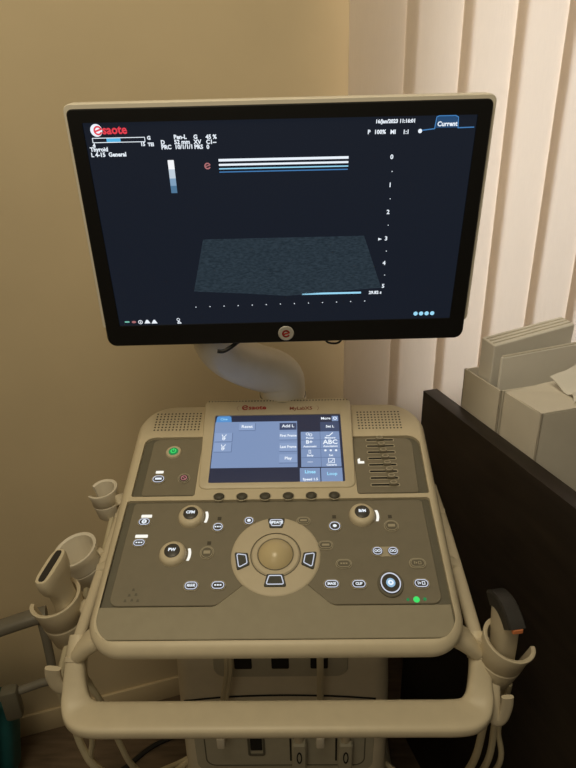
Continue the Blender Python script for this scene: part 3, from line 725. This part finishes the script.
b = new(); stroke(b, [(.1730, .1180), (.1880, .1195), (.1893, .1325), (.1920, .1338), (.2120, .1338), (.2155, .1320), (.2165, .1200), (.2360, .1203)], .0012, s2); obj('tab_outline', b, E_['line'], mo, T=TS)
for y0, y1, m in ((.0870, .0900, 'white'), (.0818, .0842, 'white'), (.0776, .0790, 'blue')):
    obj('echo_line', rect(new(), -.0785, y0, .0838, y1, s1), E_[m], mo, T=TS)
obj('length_bar', rect(new(), .0247, -.0935, .1080, -.0908, s1), E_['blue'], mo, T=TS)
b = new(); rect(b, -.0785, .0738, .0832, .0750, s1); obj('echo_line', b, E_['line'], mo, T=TS)
b = new()
flat(b, [(-.1071, -.0110), (.1082, -.0110)]+[(.1359, -.0855), (.07, -.0895), (.004, -.0945), (-.06, -.0890), (-.1266, -.0845)], s1)
obj('echo_image', b, E_['scan'], mo, T=TS)
for k, (y0, y1, c, s) in enumerate(((.0790, .0900, (.95, .97, 1), .95), (.0680, .0790, (.70, .82, .95), .75), (.0590, .0680, (.35, .58, .85), .6), (.0500, .0590, (.15, .36, .62), .5))):
    b = new(); rect(b, -.1418, y0, -.1342, y1, s1); obj('grey_scale_step', b, emit('grey_scale_%d' % k, c, s), mo, T=TS)
for k in range(4): obj('page_dot', flat(new(), circ(.1885+.0080*k, -.1266, .0031, None, 16), s1), E_['blue'], mo, T=TS)
bgd = obj('maker_badge', lathe(new(), [(.0115, .001), (.0115, .0036), (.0105, .0044), (0, .0044)], 32, T=Matrix.Translation((.001, -.1515, 0))), M['badge'], mo, T=TS)
b = new(); e_mark(b, .001, -.1515, .0066, .0047, .0024); obj('badge_letter', b, M['red'], mo, T=TS)
b = new(); sweep(b, smoothpath([at(TS, .058, -.160, -.03) @ Vector((0, 0, 0)), at(TS, .062, -.182, -.032) @ Vector((0, 0, 0)), at(TS, .073, -.188, -.032) @ Vector((0, 0, 0)), at(TS, .085, -.184, -.032) @ Vector((0, 0, 0)), at(TS, .090, -.160, -.03) @ Vector((0, 0, 0))], 5), (.0017, .0017), n=8); obj('cable_loop', b, M['rubber'], mo)

# --- monitor arm: pivot post behind the panel, elbow rising to the monitor's back
ar = obj('monitor_arm', new(), M['white'], mc)
b = new()
pth = smoothpath([(.008, .118, .976), (.008, .118, .998), (.006, .117, 1.016), (-.010, .112, 1.032), (-.040, .095, 1.050), (-.070, .065, 1.076), (-.090, .040, 1.102), (-.098, .02, 1.127), (-.100, .008, 1.155), (-.100, .004, 1.19)], 5)
wa = []
for i in range(len(pth)):
    f = i/(len(pth)-1); wa.append((.0415-.004*f if f < .45 else .040-.014*(f-.45)/.55, .040-.006*f))
sweep(b, pth, wa, up=(0, 1, 0), n=24, sq=2.4)
bmesh.ops.recalc_face_normals(b, faces=b.faces); b.to_mesh(ar.data); b.free()
for p in ar.data.polygons: p.use_smooth = True
obj('arm_post', lathe(new(), [(.043, .80), (.043, .982), (.041, .985), (.0, .985)], 40, T=Matrix.Translation((.008, .118, 0))), M['white'], ar)
obj('arm_seam', lathe(new(), [(.0385, .984), (.0425, .984), (.0425, .9875), (.0385, .9875)], 40, cap=False, T=Matrix.Translation((.008, .118, 0))), M['keyd'], ar)
b = new(); plate(b, rrect(-.133, -.222, -.096, -.02, .006), [(0, -.078), (0, -.050)]); obj('monitor_bracket', b, M['white'], mo, T=TS)
b = new(); sweep(b, smoothpath([(-.082, -.045, 1.130), (-.074, -.043, 1.129), (-.064, -.040, 1.133), (-.050, -.035, 1.142)], 5), (.003, .003), n=8); obj('arm_cable', b, M['rubber'], ar)

# ------------------------------------------------------------------ probes resting in the holders
MW = Matrix.Translation((RX, RY, 0)) @ Matrix.Rotation(R(-1.2), 4, 'Z')
def loft(b, secs, n=24, q=3.0):
    rings = []
    for (c, ux, uy, a_, b_) in secs:
        rg = []
        for k in range(n):
            th = 2*PI*(k+.5)/n; cc, d = math.cos(th), math.sin(th)
            rg.append(b.verts.new(c+ux*math.copysign(abs(cc)**(2/q), cc)*a_+uy*math.copysign(abs(d)**(2/q), d)*b_))
        rings.append(rg)
    for p, r_ in zip(rings, rings[1:]):
        for k in range(n): b.faces.new((p[k-1], p[k], r_[k], r_[k-1]))
    b.faces.new(rings[0]); b.faces.new(rings[-1][::-1])
def frame(axis, long_):
    a = Vector(axis).normalized(); l = Vector(long_); l = (l-a*l.dot(a)).normalized(); return a, l, a.cross(l)
pb = thing('ultrasound_probe', 'cream linear ultrasound probe with flat black face in the left front holder', 'ultrasound probe', MW @ Vector((-.302, -.193, .728)), R(-1.2))
a, l, s = frame((-.08, -.13, 1), (.14, 1, .1))
O = Vector((0, 0, 0)); b = new()
loft(b, [(O, l, s, .010, .010), (O+a*.02, l, s, .015, .013), (O+a*.055, l, s, .019, .0145), (O+a*.085, l, s, .0175, .0125), (O+a*.105, l, s, .0185, .0115), (O+a*.118, l, s, .0270, .0115), (O+a*.132, l, s, .0315, .0120), (O+a*.146, l, s, .0320, .0118), (O+a*.150, l, s, .0308, .0105)], 28, 3.4)
obj('probe_body', b, M['shell'], pb)
b = new(); loft(b, [(O+a*.149, l, s, .0280, .0052), (O+a*.1515, l, s, .0275, .0048)], 20, 5); obj('probe_lens', b, M['lens'], pb)
pr = thing('ultrasound_probe', 'tan convex ultrasound probe with curved black lens in the right holder', 'ultrasound probe', MW @ Vector((.311, -.268, .738)), R(-1.2))
a, l, s = frame((-.06, .02, 1), (.12, -1, -.25))
b = new()
loft(b, [(O, l, s, .011, .010), (O+a*.02, l, s, .016, .014), (O+a*.055, l, s, .0195, .0150), (O+a*.080, l, s, .0235, .0140), (O+a*.095, l, s, .0275, .0120), (O+a*.104, l, s, .0290, .0105)], 28, 2.8)
obj('probe_body', b, M['shell2'], pr)
# curved lens: an arc band over the head
b = new(); rg = []
RC = .050; cc = O+a*.0720
for k in range(17):
    t = R(-47+94*k/16); d = l*math.sin(t)+a*math.cos(t); ee = 1-.25*abs(k-8)/8
    row = []
    for jx, dr in ((-1, -.020), (-1, -.003), (-.8, 0), (.8, 0), (1, -.003), (1, -.020)):
        row.append(b.verts.new(cc+d*(RC+dr)+s*(.0115*jx)))
    rg.append(row)
for p, q in zip(rg, rg[1:]):
    for k in range(6): b.faces.new((p[k-1], p[k], q[k], q[k-1]))
b.faces.new(rg[0]); b.faces.new(rg[-1][::-1])
obj('probe_lens', b, M['lens'], pr)
t = R(49); b = new(); d = l*math.sin(t)+a*math.cos(t)
box(b, (0, 0, 0), (.014, .006, .008), .0015, 1, T=Matrix.Translation(cc+d*(RC-.005)) @ Matrix((s, l, a)).transposed().to_4x4()); obj('orange_mark', b, M['orange'], pr)

# ------------------------------------------------------------------ cables
def cable(pts, r_, label, m='cable', group=None, name='probe_cable', cat='cable'):
    b = new(); sweep(b, smoothpath([MW @ Vector(p) for p in pts], 8), (r_, r_), n=10)
    return tag(obj(name, b, M[m]), label, cat, group)
cable([(.300, -.270, .726), (.305, -.258, .700), (.307, -.258, .66), (.304, -.258, .61), (.294, -.258, .515), (.27, -.20, .33), (.232, -.11, .25), (.1945, -.07, .25)], .0055, 'cream cable nearest the handle among those under the right probe holder')
cable([(.309, -.275, .725), (.315, -.270, .700), (.318, -.262, .655), (.319, -.260, .615), (.314, -.260, .515), (.29, -.19, .30), (.24, -.09, .21), (.195, -.045, .215)], .0050, 'cream cable in the middle of three hanging below the right cable hook')
cable([(.319, -.282, .725), (.322, -.275, .700), (.324, -.265, .650), (.326, -.260, .600), (.334, -.260, .515), (.31, -.17, .27), (.245, -.06, .18), (.1955, -.015, .185)], .0042, 'thin cream cable farthest right, hanging below the right cable hook')
cable([(-.312, -.215, .735), (-.326, -.235, .68), (-.338, -.220, .60), (-.344, -.20, .543), (-.338, -.20, .480), (-.320, -.20, .425), (-.27, -.17, .32), (-.225, -.10, .26), (-.1945, -.07, .26)], .0060, 'thick cream cable bowing out left of the front handle corner')
cable([(-.310, -.125, .76), (-.316, -.180, .68), (-.319, -.200, .617), (-.3185, -.20, .56), (-.3185, -.20, .50), (-.330, -.19, .425), (-.30, -.14, .30), (-.24, -.06, .22), (-.195, -.035, .22)], .0048, 'cream cable dropping straight down behind the left handle arm')
cable([(-.302, .012, .80), (-.306, -.12, .73), (-.304, -.2, .671), (-.301, -.2, .628), (-.290, -.2, .590), (-.275, -.2, .498), (-.256, -.2, .427), (-.22, -.165, .32), (-.17, -.1295, .26)], .0048, 'slanting cream cable beside the lower left edge of the machine body')
b = new(); sweep(b, smoothpath([(-.62, .84, .006), (-.52, .88, .006), (-.43, .93, .006), (-.37, .985, .006), (-.30, 1.02, .006), (-.20, 1.06, .006)], 8), (.006, .006), n=8)
tag(obj('power_cable', b, M['rubber']), 'black power cable lying on the brown floor behind the machine', 'cable')

# ------------------------------------------------------------------ examination chair at the left edge
ec = thing('examination_chair', 'grey tube armrest and teal cushion of an examination chair at the left edge', 'chair', (-.62, .86, 0), YAW)
TI = (Matrix.Translation((-.62, .86, 0)) @ Matrix.Rotation(YAW, 4, 'Z')).inverted()
def wp(x, y, z): return TI @ Vector((x, y, z))
b = new(); sweepf(b, smoothpath([wp(-.80, .800, .495), wp(-.62, .862, .526), wp(-.54, .886, .539), wp(-.502, .898, .541)], 5), (.017, .013), (0, 0, 1), 14, 3); obj('armrest', b, M['steel'], ec)
b = new(); sweep(b, smoothpath([wp(-.512, .892, .535), wp(-.511, .890, .47), wp(-.513, .888, .40), wp(-.520, .888, .368), wp(-.545, .884, .362), wp(-.60, .868, .354), wp(-.70, .84, .34)], 5), (.009, .009), n=12); obj('tube_frame', b, M['steel'], ec)
b = new(); box(b, wp(-.600, .862, .335), (.035, .03, .08), .008); obj('frame_joint', b, M['tray'], ec)
def slanted(x0, x1, xb, y0, y1, z0, z1, bev):
    """upright slab whose foot leans towards the left by xb"""
    b = new(); box(b, ((x0+x1)/2, (y0+y1)/2, (z0+z1)/2), (x1-x0, y1-y0, z1-z0), bev, 3)
    for v in b.verts:
        w_ = Vector((v.co.x+xb*(z1-v.co.z)/(z1-z0), v.co.y, v.co.z)); v.co = wp(*w_)
    return b
obj('cushion', slanted(-.80, -.628, -.046, .89, .95, .03, .285, .015), M['teal'], ec)
obj('side_board', slanted(-.80, -.621, -.080, .862, .874, .03, .445, .004), M['white'], ec)
b = new(); box(b, wp(-.72, .84, .025), (.16, .09, .05), .005); obj('chair_foot', b, M['rubber'], ec)
